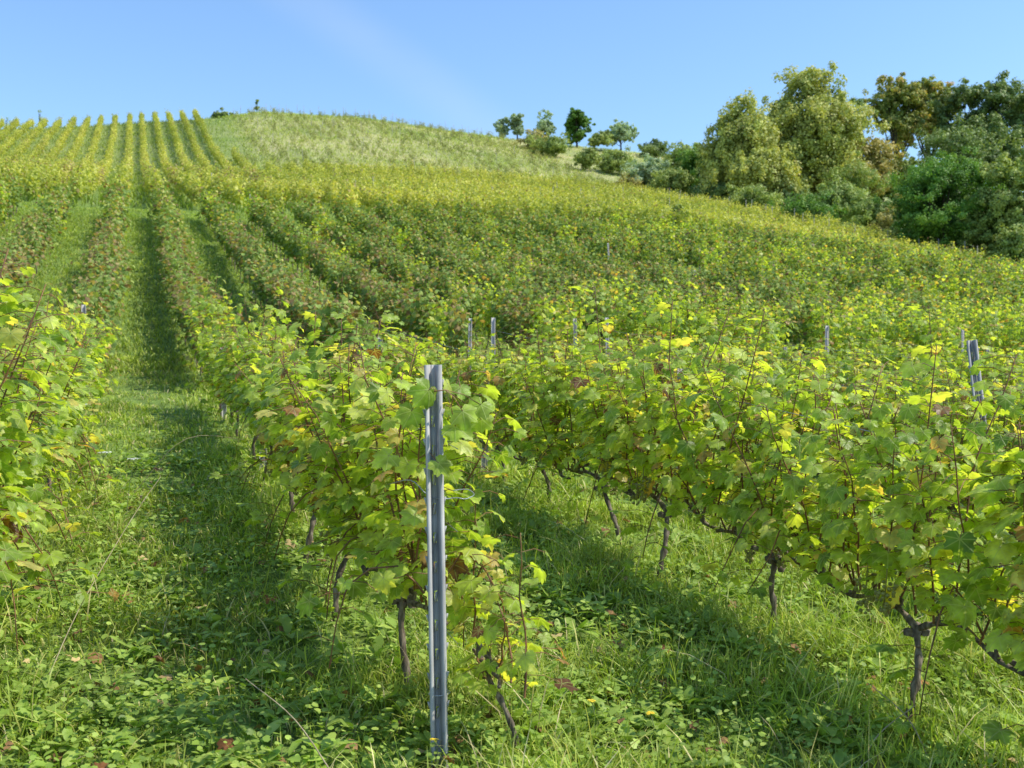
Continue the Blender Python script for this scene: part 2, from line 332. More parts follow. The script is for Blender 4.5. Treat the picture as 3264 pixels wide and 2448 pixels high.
def grape_mesh(spots):
    a = Acc(); T_ = [(0, 0, 1)]
    ico = []
    for i_ in range(12):
        pass
    phi = (1 + 5 ** .5) / 2
    iv = norm(np.array([[-1, phi, 0], [1, phi, 0], [-1, -phi, 0], [1, -phi, 0], [0, -1, phi], [0, 1, phi], [0, -1, -phi], [0, 1, -phi], [phi, 0, -1], [phi, 0, 1], [-phi, 0, -1], [-phi, 0, 1]]))
    ff = np.array([[0, 11, 5], [0, 5, 1], [0, 1, 7], [0, 7, 10], [0, 10, 11], [1, 5, 9], [5, 11, 4], [11, 10, 2], [10, 7, 6], [7, 1, 8], [3, 9, 4], [3, 4, 2], [3, 2, 6], [3, 6, 8], [3, 8, 9], [4, 9, 5], [2, 4, 11], [6, 2, 10], [8, 6, 7], [9, 8, 1]])
    for (x, y, z, s) in spots:
        L_ = .15 * s
        for q in range(46):
            t = U(0, 1); rr = (.034 * (1 - t) ** .6 + .008) * s; an = U(0, 6.3)
            a.add(iv * .0085 * U(.85, 1.1) + [x + rr * math.cos(an), y + rr * math.sin(an), z - L_ * t], ff)
        a.add(*tube(np.array([[x, y, z + .06], [x, y, z - L_ * .8]]), .0025, 4))
    return a
def trunk_mesh(zh, lean, kind='arch', yb=.5):
    a = Acc()
    lx, ly = lean
    P = smooth_path([(lx * 1.0, ly * 1.0, -.06), (lx * .9 + U(-.015, .015), ly * .8, zh * .25), (lx * .5 + U(-.02, .02), ly * .5 + U(-.02, .02), zh * .6), (0, 0, zh * .93)], 4)
    a.add(*tube(P, np.linspace(.016, .0115, len(P)) * (1 + .25 * np.sin(np.arange(len(P)) * 2.3 + U(0, 6))), 7, .12))
    for q in range(7):      # knobbly head
        d = rng.normal(0, .016, 3); V_, F_ = tube(np.array([[0, 0, zh * .9], [0, 0, zh * .95]]) + d, [.016, .02], 6, .15); a.add(V_, F_)
    for sgn in (-1, 1):
        L_ = yb * U(1.06, 1.18) if sgn > 0 else yb * U(1.0, 1.14)
        w = [U(-.02, .02) for _ in range(6)]; hz = U(.02, .07)
        Q = smooth_path([(0, 0, zh * .93), (w[0], sgn * L_ * .15, zh * .95 + hz), (w[1], sgn * L_ * .4, zh + hz * .9 + w[4] * 1.5), (w[2], sgn * L_ * .7, zh + w[5] * 1.5), (w[3], sgn * L_, zh - .01)], 4)
        r = np.linspace(.0135, .0088, len(Q)) * (1 + .22 * np.sin(np.arange(len(Q)) * 1.9 + U(0, 6)))
        a.add(*tube(Q, r, 6, .1))
        for q in (4, 8, 12):   # spurs
            if q < len(Q): a.add(*tube(smooth_path([Q[q], Q[q] + [U(-.015, .015), U(-.01, .01), .03], Q[q] + [U(-.02, .02), U(-.02, .02), .055]], 2), [.009] * 2 + [.008] * 3, 5, .12))
    return a
near_vars = []
for v in range(9):
    zh = U(.38, .43)
    tr = trunk_mesh(zh, (U(-.09, .09), U(-.16, .16))).mesh('vine_trunk', M['bark'])
    sh, P, N, D, S, t = make_shoots(16, zh + .03, (1.14, 1.36), .15, .15, 31, .064, T_HI, True, foot=.07, hang=(1, 2, 3, 6, 2, 1, 6, 2, 4)[v])
    ex = sh.mesh('vine_shoots', M['cane'])
    a = Acc(); a.add(*leaves(T_HI, P, N, D, S, tint_near(len(P), t)))
    lm = a.mesh('vine_leaves', M['vine'])
    gr = [grape_mesh([(U(-.12, .12), U(-.4, .4), zh + U(.02, .22), U(.8, 1.1))]).mesh('grape_cluster', M['grape']) for _ in range(2 + v % 3)]
    near_vars.append((tr, ex, lm, gr))
sparse_vars = []
for v in range(2):
    zh = .36
    tr = trunk_mesh(zh, (.10 if v else -.02, -.14 if v else .02), yb=.2).mesh('vine_trunk', M['bark'])
    sh, P, N, D, S, t = make_shoots(6, zh + .03, (.55, 1.1), .13, .2, 15, .062, T_HI, True)
    ex = sh.mesh('vine_shoots', M['cane']); a = Acc(); a.add(*leaves(T_HI, P, N, D, S, tint_near(len(P), t) + .06)); lm = a.mesh('vine_leaves', M['vine'])
    sparse_vars.append((tr, ex, lm, [grape_mesh([(.05, .1, zh + .05, 1.)]).mesh('grape_cluster', M['grape'])]))
dull_vars = []
for v in range(12):
    zh = U(.4, .46)
    tr = trunk_mesh(zh, (U(-.05, .05), U(-.06, .06))).mesh('vine_trunk', M['bark'])
    sh, P, N, D, S, t = make_shoots(16, zh + .03, (1.18, 1.4), .19, .12, 33, .066, T_MID, False, hang=3)
    ex = sh.mesh('vine_shoots', M['cane'])
    a = Acc(); a.add(*leaves(T_MID, P, N, D, S, tint_dull(len(P), t) if v < 7 else np.where(U(0, 1, len(P)) < .3, U(.8, 1., len(P)), tint_dull(len(P), t)), wave=.04))
    dull_vars.append((tr, ex, a.mesh('vine_leaves', M['vine_dull'])))
mid_vars = []      # bright vines of the middle block, simpler leaves
for v in range(5):
    zh = U(.4, .46); tr = trunk_mesh(zh, (U(-.05, .05), U(-.06, .06))).mesh('vine_trunk', M['bark'])
    sh, P, N, D, S, t = make_shoots(15, zh + .03, (1.15, 1.42), .19, .22, 31, .066, T_MID, False, hang=4)
    ex = sh.mesh('vine_shoots', M['cane']); a = Acc()
    def tint_mixed(n, t): return np.where(U(0, 1, n) < .13, U(.84, 1., n), tint_near(n, t) * (.7 + .12 * v / 5))
    a.add(*leaves(T_MID, P, N, D, S, tint_mixed(len(P), t), wave=.04)); mid_vars.append((tr, ex, a.mesh('vine_leaves', M['vine'])))
far_leafsets = []
for v in range(6):
    sh, P, N, D, S, t = make_shoots(14, .45, (1.18, 1.4), .19, .12, 27, .082, T_LOW, False, hang=4)
    far_leafsets.append((P, N, D, S, t))

# rows: X position of each row, named from the grass path the camera stands in
X0, DX = 1.0, 1.85
def rowx(k): return -.58 if k == -1 else X0 + DX * k + (.2 if k < -1 else 0)
ORD = ['first', 'second', 'third', 'fourth', 'fifth', 'sixth', 'seventh', 'eighth', 'ninth', 'tenth', 'eleventh', 'twelfth', 'thirteenth', 'fourteenth', 'fifteenth', 'sixteenth']
def rowname(k):
    i_, s = (k, 'right') if k >= 0 else (-k - 1, 'left')
    if k == 0: return 'row behind the steel post'
    return '%s row %s of the grass path' % (ORD[min(i_, 15)], s)
spots = []
SP = .99
for k in range(-1, 9):
    x = rowx(k); y0 = 4.05 if k == 0 else 2.33 if k == 1 else max(1.5, (x / 1.03) - 1.2) if k > 1 else (4.15 if k == -1 else 7)
    y = y0; n = 0
    while y < 13.2:
        spots.append(dict(k=k, x=x, y=y, block=1, n=n)); y += SP; n += 1
spots.append(dict(k=0, x=1.15, y=3.5, block=1, n=0, foot=1))
spots += [dict(k=-2, x=rowx(-2), y=y, block=1, n=q) for q, y in enumerate(np.arange(11.2, 13.3, SP))]
b2 = []
for k in range(-8, 30):
    x = rowx(k)
    for y in np.arange(15.6, 46, SP):
        if x < y * 1.1 + 3 and x > -(y * .14 + 3): b2.append((math.hypot(x, y), k, x, y))
b2.sort()
nind = 296 - len(spots)
for d, k, x, y in b2[:nind]: spots.append(dict(k=k, x=x, y=y, block=2, n=0))
rest = b2[nind:]
def brightness(x, y): return float(np.clip(.06 + .9 * sstep(x, 2.5, 8) * (1 - sstep(y - .12 * x, 15, 25)) + .25 * sstep(x, 12, 30), 0, 1))
for s in spots:
    k, x, y = s['k'], s['x'], s['y']; x += U(-.04, .04); z = float(gz(x, y)) - .01; sl = math.atan(gslope(x, y))
    if s['block'] == 1:
        if s.get('foot'): lab = 'sparse grapevine with leaning trunk at the foot of the steel post'; var = sparse_vars[1]
        elif k == 1 and s['n'] == 0: lab = 'grapevine with a brown leaf cut by the right edge, nearest in its row'; var = near_vars[3]
        else:
            lab = 'bright green grapevine, %s from the camera, %s' % (ORD[s['n']], rowname(k)); var = near_vars[rng.integers(9) if k >= 0 or s['n'] > 5 else (3, 6, 8)[s['n'] % 3]]
            if y > 10 and U(0, 1) < .35: var = mid_vars[rng.integers(5)]
        grp = 'bright green vines of the nearest block'
    else:
        part = 'lower' if y < 20 else 'middle' if y < 30 else 'upper'
        lab = 'dull brownish grapevine, %s stretch of the middle block, %s' % (part, rowname(k).replace('row behind the steel post', 'first row right of the grass path'))
        var = dull_vars[rng.integers(7) if U(0, 1) < .3 + .5 * float(sstep(x, 3, 9)) else rng.integers(7, 12)]; grp = 'dull green and brown vines of the middle block'
        if U(0, 1) < brightness(x, y): var = mid_vars[rng.integers(5)]; lab = lab.replace('dull brownish', 'fresh green'); grp = 'fresh green vines of the middle block'
    flip = math.pi if U(0, 1) < .5 and s['n'] > 0 else 0
    if flip: sl = -sl
    t = thing('grapevine', (x, y, z), lab, 'grapevine', grp)
    t.rotation_euler = (sl, 0, flip + U(-.05, .05)); hs = U(.93, 1.04)
    if s['block'] == 1: hs *= .95
    t.scale = (U(.9, 1.15), 1.03, hs)
    if s['block'] == 1 and y < 7.5 and k in (0, 1) and not s.get('foot'): t.scale = (U(1.05, 1.2), 1.03, hs * ((1.04 if k == 0 else 1.07) - .07 * float(sstep(y, 4.5, 7.5))))
    if k == -1: t.scale = (1.15, 1.03, .94)
    if s.get('foot'): t.scale = (.85, .9, .85)
    if s['block'] == 1 and y > 8: t.scale = (U(.9, 1.1), 1.03, hs * (.98 - .09 * float(sstep(y, 8, 12))))
    if s['block'] == 2: t.scale = (U(.92, 1.2), 1.03, U(.98, 1.16))
    for nm, me in zip(('trunk', 'shoots', 'leaves'), var): ob(nm, me, t)
    if len(var) > 3 and y < 9:
        for g_ in var[3]: ob('grape_cluster', g_, t)
    if k == 0 and s['n'] == 0 and not s.get('foot'):      # the shoot that leans over the steel post
        t.scale = (1.1, 1, 1); t.rotation_euler = (0, 0, 0)
        P_ = smooth_path([(-.02, -.3, .55), (-.12, -.42, .85), (-.13, -.50, 1.1), (-.10, -.57, 1.2), (-.03, -.60, 1.22)], 3)
        P_[:, 1] -= .13 * np.linspace(0, 1, len(P_))
        ac = Acc(); ac.add(*tube(P_, np.linspace(.004, .002, len(P_)), 5))
        Lp = np.array([(-.08, -.60, 1.22), (.02, -.62, 1.15), (.00, -.61, 1.10), (-.05, -.60, .98), (.09, -.58, 1.17), (-.12, -.55, 1.15), (-.18, -.5, 1.0), (-.10, -.5, .8), (.10, -.55, 1.12), (-.2, -.45, 1.22)])
        Lp[:, 1] -= .12
        for q in Lp:
            j_ = P_[np.argmin(np.linalg.norm(P_ - q, axis=1))]; ac.add(*tube(np.array([j_, (j_ + q) / 2 + [0, 0, .01], q]), .0016, 3))
        ob('leaning_shoot', ac.mesh('leaning_shoot', M['cane']), t)
        al = Acc(); n_ = len(Lp)
        al.add(*leaves(T_HI, Lp, np.c_[U(-.5, .7, n_), -np.ones(n_), U(.1, .8, n_)], np.c_[U(-.7, .8, n_), U(-.3, .1, n_), -np.ones(n_) * U(.3, 1, n_)], U(.05, .078, n_), U(.15, .55, n_)))
        ob('leaves', al.mesh('vine_leaves', M['vine']), t)

# all vines beyond those: one mass, four kinds of foliage
acc = {'vine_pale': Acc(), 'vine_dull': Acc(), 'vine_far': Acc(), 'vine_near': Acc()}; accbark = Acc()
def put_set(A, T, ls, x, y, sc, tintf, keep=1., hs=1.):
    P, N, D, S, t = ls; n = len(P); fl = rng.choice([-1, 1]); 
    if keep < 1:
        q = rng.permutation(n)[:int(n * keep)]; P, N, D, S, t = P[q], N[q], D[q], S[q], t[q]; n = len(P)
    Q = P.copy(); m = np.array([fl, fl, 1.]); Q = Q * m; Q[:, 2] *= hs
    Q[:, 0] += x; Q[:, 1] += y; Q[:, 2] += gz(Q[:, 0] * 0 + x, Q[:, 1])
    A.add(*leaves(T, Q, N * m, D * m, S * sc, tintf(n, t), wave=.04))
for d, k, x, y in rest:
    if U(0, 1) < .05: continue
    br = U(0, 1) < brightness(x, y); slow = .5 + .5 * math.sin(x * .9 + 2 * math.sin(y * .4)) * math.sin(y * .55 + x * .3)
    put_set(acc['vine_near'] if br else acc['vine_dull'], T_LOW, far_leafsets[rng.integers(6)], x + U(-.1, .1), y, 1.1, tint_mixed if br else tint_dull, .65 + .3 * slow, U(.82, 1.02) + .2 * slow)
vn = rng.uniform(0, 1, (60, 200))
def patch(x, y):      # slow patches of browner and greener vines
    return .5 + .5 * np.sin(x * .21 + 1.3 * np.sin(y * .07)) * np.sin(y * .11 + 2)
for k in range(-24, 30):
    x = rowx(k) if k < 0 else X0 + DX * k
    for y in np.arange(51.5, 163, 1.25):
        if x > y * 1.05 + 4 or x < -(y * .13 + 5): continue
        if 9.2 < x < 13.6 and y > 119: continue
        if x > 55: continue
        pale = bool(x > 12 and y > 104 + .12 * (x - 12))
        if pale and (y > 161 or U(0, 1) < .3 + .3 * math.sin(x * .5 + y * .13)): continue
        b = patch(x, y); brown = 1. if 74 < y + 3 * math.sin(x) < 90 and x < 10 else 0.
        def tf(n, t, b=b, brown=brown, pale=pale):
            z = np.clip(rng.beta(2.6, 2.2, n) * .6 + .25 * b + .05 , 0, .92); o = U(0, 1, n)
            z = z * (.5 + .6 * np.clip(t, 0, 1)); return np.where(o < .05 + .3 * brown, U(.93, 1., n), z)  # tint falls towards the row foot, painting shade between the far rows
        keep = .55 if y < 75 else .45
        put_set(acc['vine_pale' if pale else 'vine_far'], T_KITE, far_leafsets[rng.integers(6)], x + (U(-.55, .55) if pale else U(-.08, .08)), y, 2.0 if not pale else 1.5, tf, keep * (.36 if pale else 1.), U(.8, 1.15) * (.72 if pale else 1.1))
for d, k, x, y in rest[::1]:
    accbark.add(*tube(np.array([[x, y, gz(x, y) - .05], [x + U(-.03, .03), y, gz(x, y) + .45]]), [.022, .016], 4))
a = Acc(); parts_f = []
V_ = []; A_ = []; FF = {}; MI = {}; n0 = 0
for mi, A in enumerate((acc['vine_dull'], acc['vine_far'], accbark, acc['vine_near'], acc['vine_pale'])):
    for v_, at_ in zip(A.V, A.A): V_.append(v_); A_.append(at_)
    for kk, fl in A.F.items():
        f = np.concatenate(fl) + n0; FF.setdefault(kk, []).append(f); MI.setdefault(kk, []).append(np.full(len(f), mi))
    n0 += A.n
Fl = [np.concatenate(FF[k]) for k in FF]; mi = np.concatenate([np.concatenate(MI[k]) for k in FF])
ob('distant_grapevines', mk('distant_grapevines', np.concatenate(V_), Fl, [M['vine_dull'], M['vine_far'], M['bark'], M['vine'], M['vine_pale']], np.concatenate(A_), mi),
   label='mass of distant vine rows climbing the hill, yellowing towards the crest', category='grapevines', kind='stuff')
# ------------------------------------------------------------------ posts and wires
def steel_post(h, depth=.35):
    """channel section opening towards the viewer, rolled rims, slotted web, notched sides"""
    a = Acc(); w = .0245; d = .015
    a.add(*strip_prism([(-w - .004, -d + .006), (-w, -d), (-w + .007, -d + .001), (-w + .009, -d + .008), (-w + .011, d * .6), (-w + .016, d)], .0022, -depth, h))
    a.add(*strip_prism([(w - .016, d), (w - .011, d * .6), (w - .009, -d + .008), (w - .007, -d + .001), (w, -d), (w + .004, -d + .006)], .0022, -depth, h))
    a.add(*strip_prism([(-w + .0165, d + .0003), (-.006, d + .0003)], .0022, -depth, h)); a.add(*strip_prism([(.004, d + .0003), (w - .0165, d + .0003)], .0022, -depth, h))
    z = -depth; zs = h - .09
    sl = []
    while zs > .12: sl.append(zs); zs -= .098
    prev = h
    for s in sl:
        a.add(*strip_prism([(-.0058, d + .0003), (.0038, d + .0003)], .0022, s + .018, prev)); prev = s - .018
        V_, F_ = box((0, 0, 0), (.0055, .001, .017)); c, q = math.cos(.75), math.sin(.75)
        V_ = np.c_[V_[:, 0] * c - V_[:, 1] * q + V_[:, 2] * .12, V_[:, 0] * q + V_[:, 1] * c, V_[:, 2]]; a.add(V_ + [-.001, d - .010, s], F_)
        for sg in (-1, 1):       # wire notches standing off the flanks
            V_, F_ = box((sg * (w + .0065), -d + .012, s + .03), (.0035, .003, .011)); V_[:, 0] += sg * (V_[:, 2] - s - .03) * .25; a.add(V_, F_)
    a.add(*strip_prism([(-.0058, d + .0003), (.0038, d + .0003)], .0022, -depth, prev))
    return a.mesh('steel_post', M['zinc'])
def simple_post(h):
    a = Acc(); w = .027
    a.add(*strip_prism([(-w, -.012), (-w + .004, .008), (-.008, .012), (.008, .012), (w - .004, .008), (w, -.012)], .004, -.3, h))
    return a.mesh('steel_post', M['zinc'])
PM = steel_post(1.345); PM2 = steel_post(1.5)
pz = float(gz(.985, 3.47))
p = ob('vineyard_post', PM, label='tall galvanised steel post with a slotted channel, in the centre foreground', category='post', group='steel vineyard posts')
p.location = (.965, 3.40, pz); p.rotation_euler = (R_(1.5), R_(-1.1), R_(-10))
p2 = ob('vineyard_post', PM2, label='slanting galvanised steel post among leaves near the right edge', category='post', group='steel vineyard posts')
p2.location = (4.78, 4.82, float(gz(4.78, 4.82))); p2.rotation_euler = (0, R_(-6), R_(-38))
SPM = simple_post(1.24)
plist = []
for k in range(-1, 9):
    x = rowx(k)
    if k != 0 and k != 1 and k != 2: plist.append((k, x, max(3.5, x * .95), 1))
    plist += [(k, x, y, 1) for y in ((8.6, 13.9) if k in (2, 3, 5) else (8.6, 12.4)) if x < y * 1.1]
for k in range(-7, 26):
    x = rowx(k)
    for j, y in enumerate((15.1, 21.3, 27.5, 33.7, 39.9, 46.2)):
        if x < y * 1.08 and x > -y * .13 - 2 and U(0, 1) < (.4 if j == 0 else .16): plist.append((k, x, y, 2))
for (k, x, y, bl) in plist:
    part = {1: 'nearest block', 2: 'middle block'}[bl]
    o = ob('vineyard_post', SPM, label='steel post, %s %s, %s' % ('low end' if y < 4 else 'halfway' if y < 10 else 'far end' if y < 14.5 else 'near end' if y < 16 else 'part way up' if y < 40 else 'top end',
           ('of ' + rowname(k).replace('row behind the steel post', 'first row right of the path').replace('grass path', 'path')), part), category='post', group='steel vineyard posts')
    o.location = (x + U(-.03, .03), y + U(-.2, .2), float(gz(x, y))); o.rotation_euler = (U(-.05, .05), U(-.05, .05), U(-.3, .3)); o.scale = (1, 1, U(.9, 1.03) if y > 13 else U(.76, .86))
# thin pale stakes of the upper blocks
a = Acc(); a.add(*tube(np.array([[0, 0, -.2], [.004, 0, .7], [0, .01, 1.45]]), [.03, .028, .024], 5)); STK = a.mesh('vine_stake', M['wood'])
stakes = []
for k in range(-9, 7):
    if rowx(k) < 9: stakes.append((rowx(k), 161.5, 'at the crest of the hill above the left rows', 1.15))
for x in np.arange(14, 54, 1.15): stakes.append((x + U(-.4, .4), 162.5 + U(-1.5, .8), 'along the skyline of the pale upper slope', U(.7, 1.15)))
for q in range(44): stakes.append((U(14, 50), U(108, 158), 'standing on the pale upper slope', U(.9, 1.2)))
for q in range(26): x = 3 + q * 1.85; stakes.append((x + U(-.3, .3), 70 + U(-6, 10) + x * .25, 'in the yellowing rows below the pale slope', U(1., 1.25)))
for q in range(24): y = 52 + q * 2.0; stakes.append((50 + U(-.6, .6) + .05 * (y - 52), y, 'along the vineyard edge beside the trees', U(1.1, 1.35)))
for (x, y, d, s) in stakes:
    o = ob('vine_stake', STK, label='thin pale stake ' + d, category='stake', group='thin stakes of the upper blocks')
    o.location = (x, y, float(gz(x, y))); o.scale = (1, 1, s); o.rotation_euler = (U(-.07, .07), U(-.07, .07), 0)
# wires
for k in range(-1, 6):
    a = Acc(); x = rowx(k)
    for z in (.42, .80, 1.08):
        ys = np.arange(3.4 if k < 2 else max(2.4, x * .9), 14, .8)
        a.add(*tube(np.c_[np.full(len(ys), x + .03), ys, gz(np.full(len(ys), x), ys) + z - .015 * np.abs(np.sin(ys * .6))], .0016, 4))
    ob('trellis_wire', a.mesh('trellis_wire', M['wire']), label='thin trellis wires running along the ' + rowname(k), category='wire', group='trellis wires of the nearest rows')
a = Acc()      # wire twisted round the front post, loose end to the right
t = np.linspace(0, 2.3 * math.pi, 26)
zz = .905
P = np.c_[.985 + .038 * np.cos(t + 2.2), 3.5 + .033 * np.sin(t + 2.2), pz + zz - t * .003]
P[:, 1] -= .085; P[:, 0] -= .016
a.add(*tube(P, .0019, 5))
a.add(*tube(smooth_path([tuple(P[0]), (.92, 3.42, pz + zz + .01), (.88, 3.46, pz + zz + .05), (.82, 3.54, pz + zz + .03)], 4), .0016, 4))
a.add(*tube(smooth_path([tuple(P[-1]), (1.02, 3.41, pz + zz - .01), (1.06, 3.41, pz + zz - .015), (1.10, 3.44, pz + zz - .004), (1.08, 3.46, pz + zz + .012), (1.03, 3.46, pz + zz + .01)], 5), .0017, 4))
P = np.c_[.968 + .036 * np.cos(t), 3.41 + .031 * np.sin(t), pz + .235 + t * .001]; o_ = Acc(); o_.add(*tube(P, .0018, 5)); ob('binding_wire', o_.mesh('binding_wire', M['wire']), label='tight ring of wire low on the foreground steel post', category='wire')
ob('binding_wire', a.mesh('binding_wire', M['wire']), label='loose galvanised wire twisted around the foreground steel post', category='wire')
# ------------------------------------------------------------------ grass and weeds
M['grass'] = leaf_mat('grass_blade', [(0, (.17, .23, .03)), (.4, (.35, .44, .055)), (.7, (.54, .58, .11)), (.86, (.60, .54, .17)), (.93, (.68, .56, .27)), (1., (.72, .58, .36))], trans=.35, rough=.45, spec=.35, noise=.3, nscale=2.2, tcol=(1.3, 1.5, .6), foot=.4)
M['weed'] = leaf_mat('weed_leaf', [(0, (.14, .22, .035)), (.5, (.29, .41, .065)), (.85, (.46, .55, .12)), (1., (.55, .52, .16))], trans=.3, rough=.5, spec=.35, noise=.25, nscale=5., tcol=(1.3, 1.5, .6))
def wedge(n, r0, r1, p, a0=-13, a1=52):
    """points in the wedge in front of the camera, density ~ r^-p"""
    u = rng.uniform(0, 1, n); e = 2 - p
    r = (r0 ** e + u * (r1 ** e - r0 ** e)) ** (1 / e); a = np.radians(U(a0, a1, n))
    return r * np.sin(a), r * np.cos(a), r
def clump(x, y, f=1.):
    return .5 + .5 * np.sin(x * 3.1 * f + 2 * np.sin(y * 1.7 * f)) * np.sin(y * 2.7 * f + 1.5 * np.sin(x * 2.3 * f))
A = Acc()
def grass(n, r0, r1, p, h, w, drymul=.06, **kw):
    x, y, r = wedge(n, r0, r1, p, **kw); c = clump(x, y)
    ok = U(0, 1, n) < .2 + .8 * c; x, y, r, c = x[ok], y[ok], r[ok], c[ok]; n = len(x)
    path = np.exp(-((x - .15) / .5) ** 2)              # the trodden middle of the path is shorter
    H = U(*h, n) * (.55 + .8 * c) * (1 - .45 * path); W = U(*w, n) * (1 + r * .035)
    dry = U(0, 1, n) < drymul + .10 * path
    tint = np.where(dry, U(.8, 1., n), rng.beta(2.4, 2.6, n) * .8 + .05 * c)
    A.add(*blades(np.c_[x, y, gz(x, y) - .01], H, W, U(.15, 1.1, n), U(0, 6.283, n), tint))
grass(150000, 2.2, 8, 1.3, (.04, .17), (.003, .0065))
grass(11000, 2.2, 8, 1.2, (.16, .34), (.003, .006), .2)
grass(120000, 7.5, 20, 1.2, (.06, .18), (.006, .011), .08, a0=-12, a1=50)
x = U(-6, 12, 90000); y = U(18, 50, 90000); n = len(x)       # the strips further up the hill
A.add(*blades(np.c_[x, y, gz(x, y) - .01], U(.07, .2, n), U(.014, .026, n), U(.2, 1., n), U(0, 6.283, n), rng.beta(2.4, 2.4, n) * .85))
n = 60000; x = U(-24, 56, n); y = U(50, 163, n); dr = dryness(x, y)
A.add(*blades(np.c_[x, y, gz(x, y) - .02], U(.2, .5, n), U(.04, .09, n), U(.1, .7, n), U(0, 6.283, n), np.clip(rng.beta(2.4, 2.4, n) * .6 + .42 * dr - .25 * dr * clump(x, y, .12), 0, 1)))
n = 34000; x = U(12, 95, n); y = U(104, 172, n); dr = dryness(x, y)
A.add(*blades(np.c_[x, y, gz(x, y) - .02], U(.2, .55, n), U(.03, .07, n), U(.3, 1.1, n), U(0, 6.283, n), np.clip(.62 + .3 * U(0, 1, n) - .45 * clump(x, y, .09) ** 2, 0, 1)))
ob('grass', A.mesh('grass', M['grass']), label='lush uncut grass between the vine rows', category='grass', kind='stuff')
A = Acc()
x, y, r = wedge(3600, 2.3, 10, 1.1); ok = U(0, 1, len(x)) < .25 + .75 * clump(x + 3, y, .7); x, y, r = x[ok], y[ok], r[ok]
for dx, dy, rr in zip(x, y, r):          # rosettes of broad leaves
    k = rng.integers(4, 9); az = U(0, 6.28, k); s = U(.035, .085) * U(.8, 1.2, k); up = U(.3, 1.2, k)
    D = np.c_[np.cos(az), np.sin(az), up]; N = np.c_[-np.cos(az) * up, -np.sin(az) * up, np.ones(k)] + rng.normal(0, .15, (k, 3))
    P = np.c_[np.full(k, dx), np.full(k, dy), np.full(k, float(gz(dx, dy)) + U(0, .05))] + D * .01
    A.add(*leaves(T_OVAL, P, N, D, s * 1.1, rng.beta(2.5, 2, k) * .9, curl=.45, fold=.3, wave=.05))
n = 60000
x, y, r = wedge(n, 2.2, 12, 1.3); ok = U(0, 1, n) < clump(x + 1, y + 5, .8) ** 1.2; x, y, r = x[ok], y[ok], r[ok]; n = len(x)
az = U(0, 6.28, n); P = np.c_[x, y, gz(x, y) + U(.02, .13, n)]
A.add(*leaves(T_ROUND, P, np.c_[rng.normal(0, .35, (n, 2)), np.ones(n)], np.c_[np.cos(az), np.sin(az), np.zeros(n)], U(.010, .024, n) * (1 + r * .05), rng.beta(2.2, 2.2, n) * .9, curl=.1, wave=.02))
ob('weeds', A.mesh('weeds', M['weed']), label='low clover and broad leaved weeds among the grass', category='weeds', kind='stuff')

A = Acc(); x, y, r = wedge(650, 2.4, 9, 1.3); n = len(x)
A.add(*leaves(T_MID, np.c_[x, y, gz(x, y) + U(.01, .07, n)], np.c_[rng.normal(0, .4, (n, 2)), np.ones(n)], rng.normal(0, 1, (n, 3)) * [1, 1, .2], U(.02, .05, n), U(0, 1, n), curl=.6, fold=.4, wave=.2))
M['litter'] = leaf_mat('withered_litter', [(0, (.16, .08, .035)), (.6, (.36, .2, .09)), (1., (.55, .42, .2))], trans=.2, rough=.7, spec=.2)
ob('leaf_litter', A.mesh('leaf_litter', M['litter']), label='small withered leaves scattered through the grass', category='leaf litter', kind='stuff')

# flowers, stalks, fallen leaves
M['white'] = solid('petal_white', [(.3, (.7, .72, .66)), (.7, (.85, .86, .8))], rough=.7)
M['yellow'] = solid('petal_yellow', [(.3, (.75, .5, .02)), (.7, (.85, .68, .05))], rough=.6)
M['stem'] = solid('green_stem', [(.3, (.12, .18, .05)), (.7, (.22, .26, .10))], rough=.7)
M['straw'] = solid('dry_stem', [(.3, (.26, .20, .11)), (.7, (.46, .38, .24))], rough=.8)
M['deadleaf'] = leaf_mat('fallen_leaf_brown', [(0, (.12, .05, .02)), (.5, (.26, .11, .04)), (1., (.42, .2, .07))], trans=.2, rough=.7, spec=.2)
M['brownleaf'] = leaf_mat('withered_vine_leaf', [(0, (.07, .02, .012)), (1., (.25, .09, .03))], trans=.35, rough=.6, spec=.3, veins=True)
M['yellowleaf'] = leaf_mat('yellow_vine_leaf', [(0, (.4, .34, .05)), (.8, (.5, .4, .07)), (1., (.3, .12, .04))], trans=.45, rough=.5, spec=.3, veins=True, edge=.9)
def carrot(x, y, h, lx, ly, label):
    z = float(gz(x, y)); t = thing('wild_carrot', (x, y, z), label, 'wildflower', 'white wild carrot flowers')
    a = Acc(); top = np.array([lx, ly, h]); a.add(*tube(smooth_path([(0, 0, 0), top * [.4, .4, .55], top * .93], 4), np.linspace(.003, .0018, 9), 4))
    ends = []
    for q in range(16):
        an = q * 2.4; r = .011 * math.sqrt(q); e = top + [r * math.cos(an), r * math.sin(an), -.004 * r / .04]
        a.add(*tube(np.array([top * .93, e]), .0007, 3)); ends.append(e)
    ob('stem', a.mesh('stem', M['stem']), t); b = Acc()
    for e in ends:
        n = 9; az = U(0, 6.28, n); P = e + np.c_[rng.normal(0, .004, (n, 2)), U(0, .003, n)]
        b.add(*leaves(T_ROUND, P, np.c_[rng.normal(0, .3, (n, 2)), np.ones(n)], np.c_[np.cos(az), np.sin(az), np.zeros(n)], U(.004, .007, n), U(0, 1, n)))
    ob('flower_head', b.mesh('flower_head', M['white']), t)
carrot(-.42, 7.6, .72, .10, -.1, 'large white wild carrot flower beside the left vines, above the grass path')
carrot(-.25, 6.9, .50, .08, .0, 'small white wild carrot flower lower on the grass path')
carrot(-.05, 7.1, .42, .05, .05, 'tiny white wild carrot flower at the middle of the grass path')
carrot(4.2, 6.1, .5, .02, 0, 'white wild carrot flower behind the vines of the second row right')
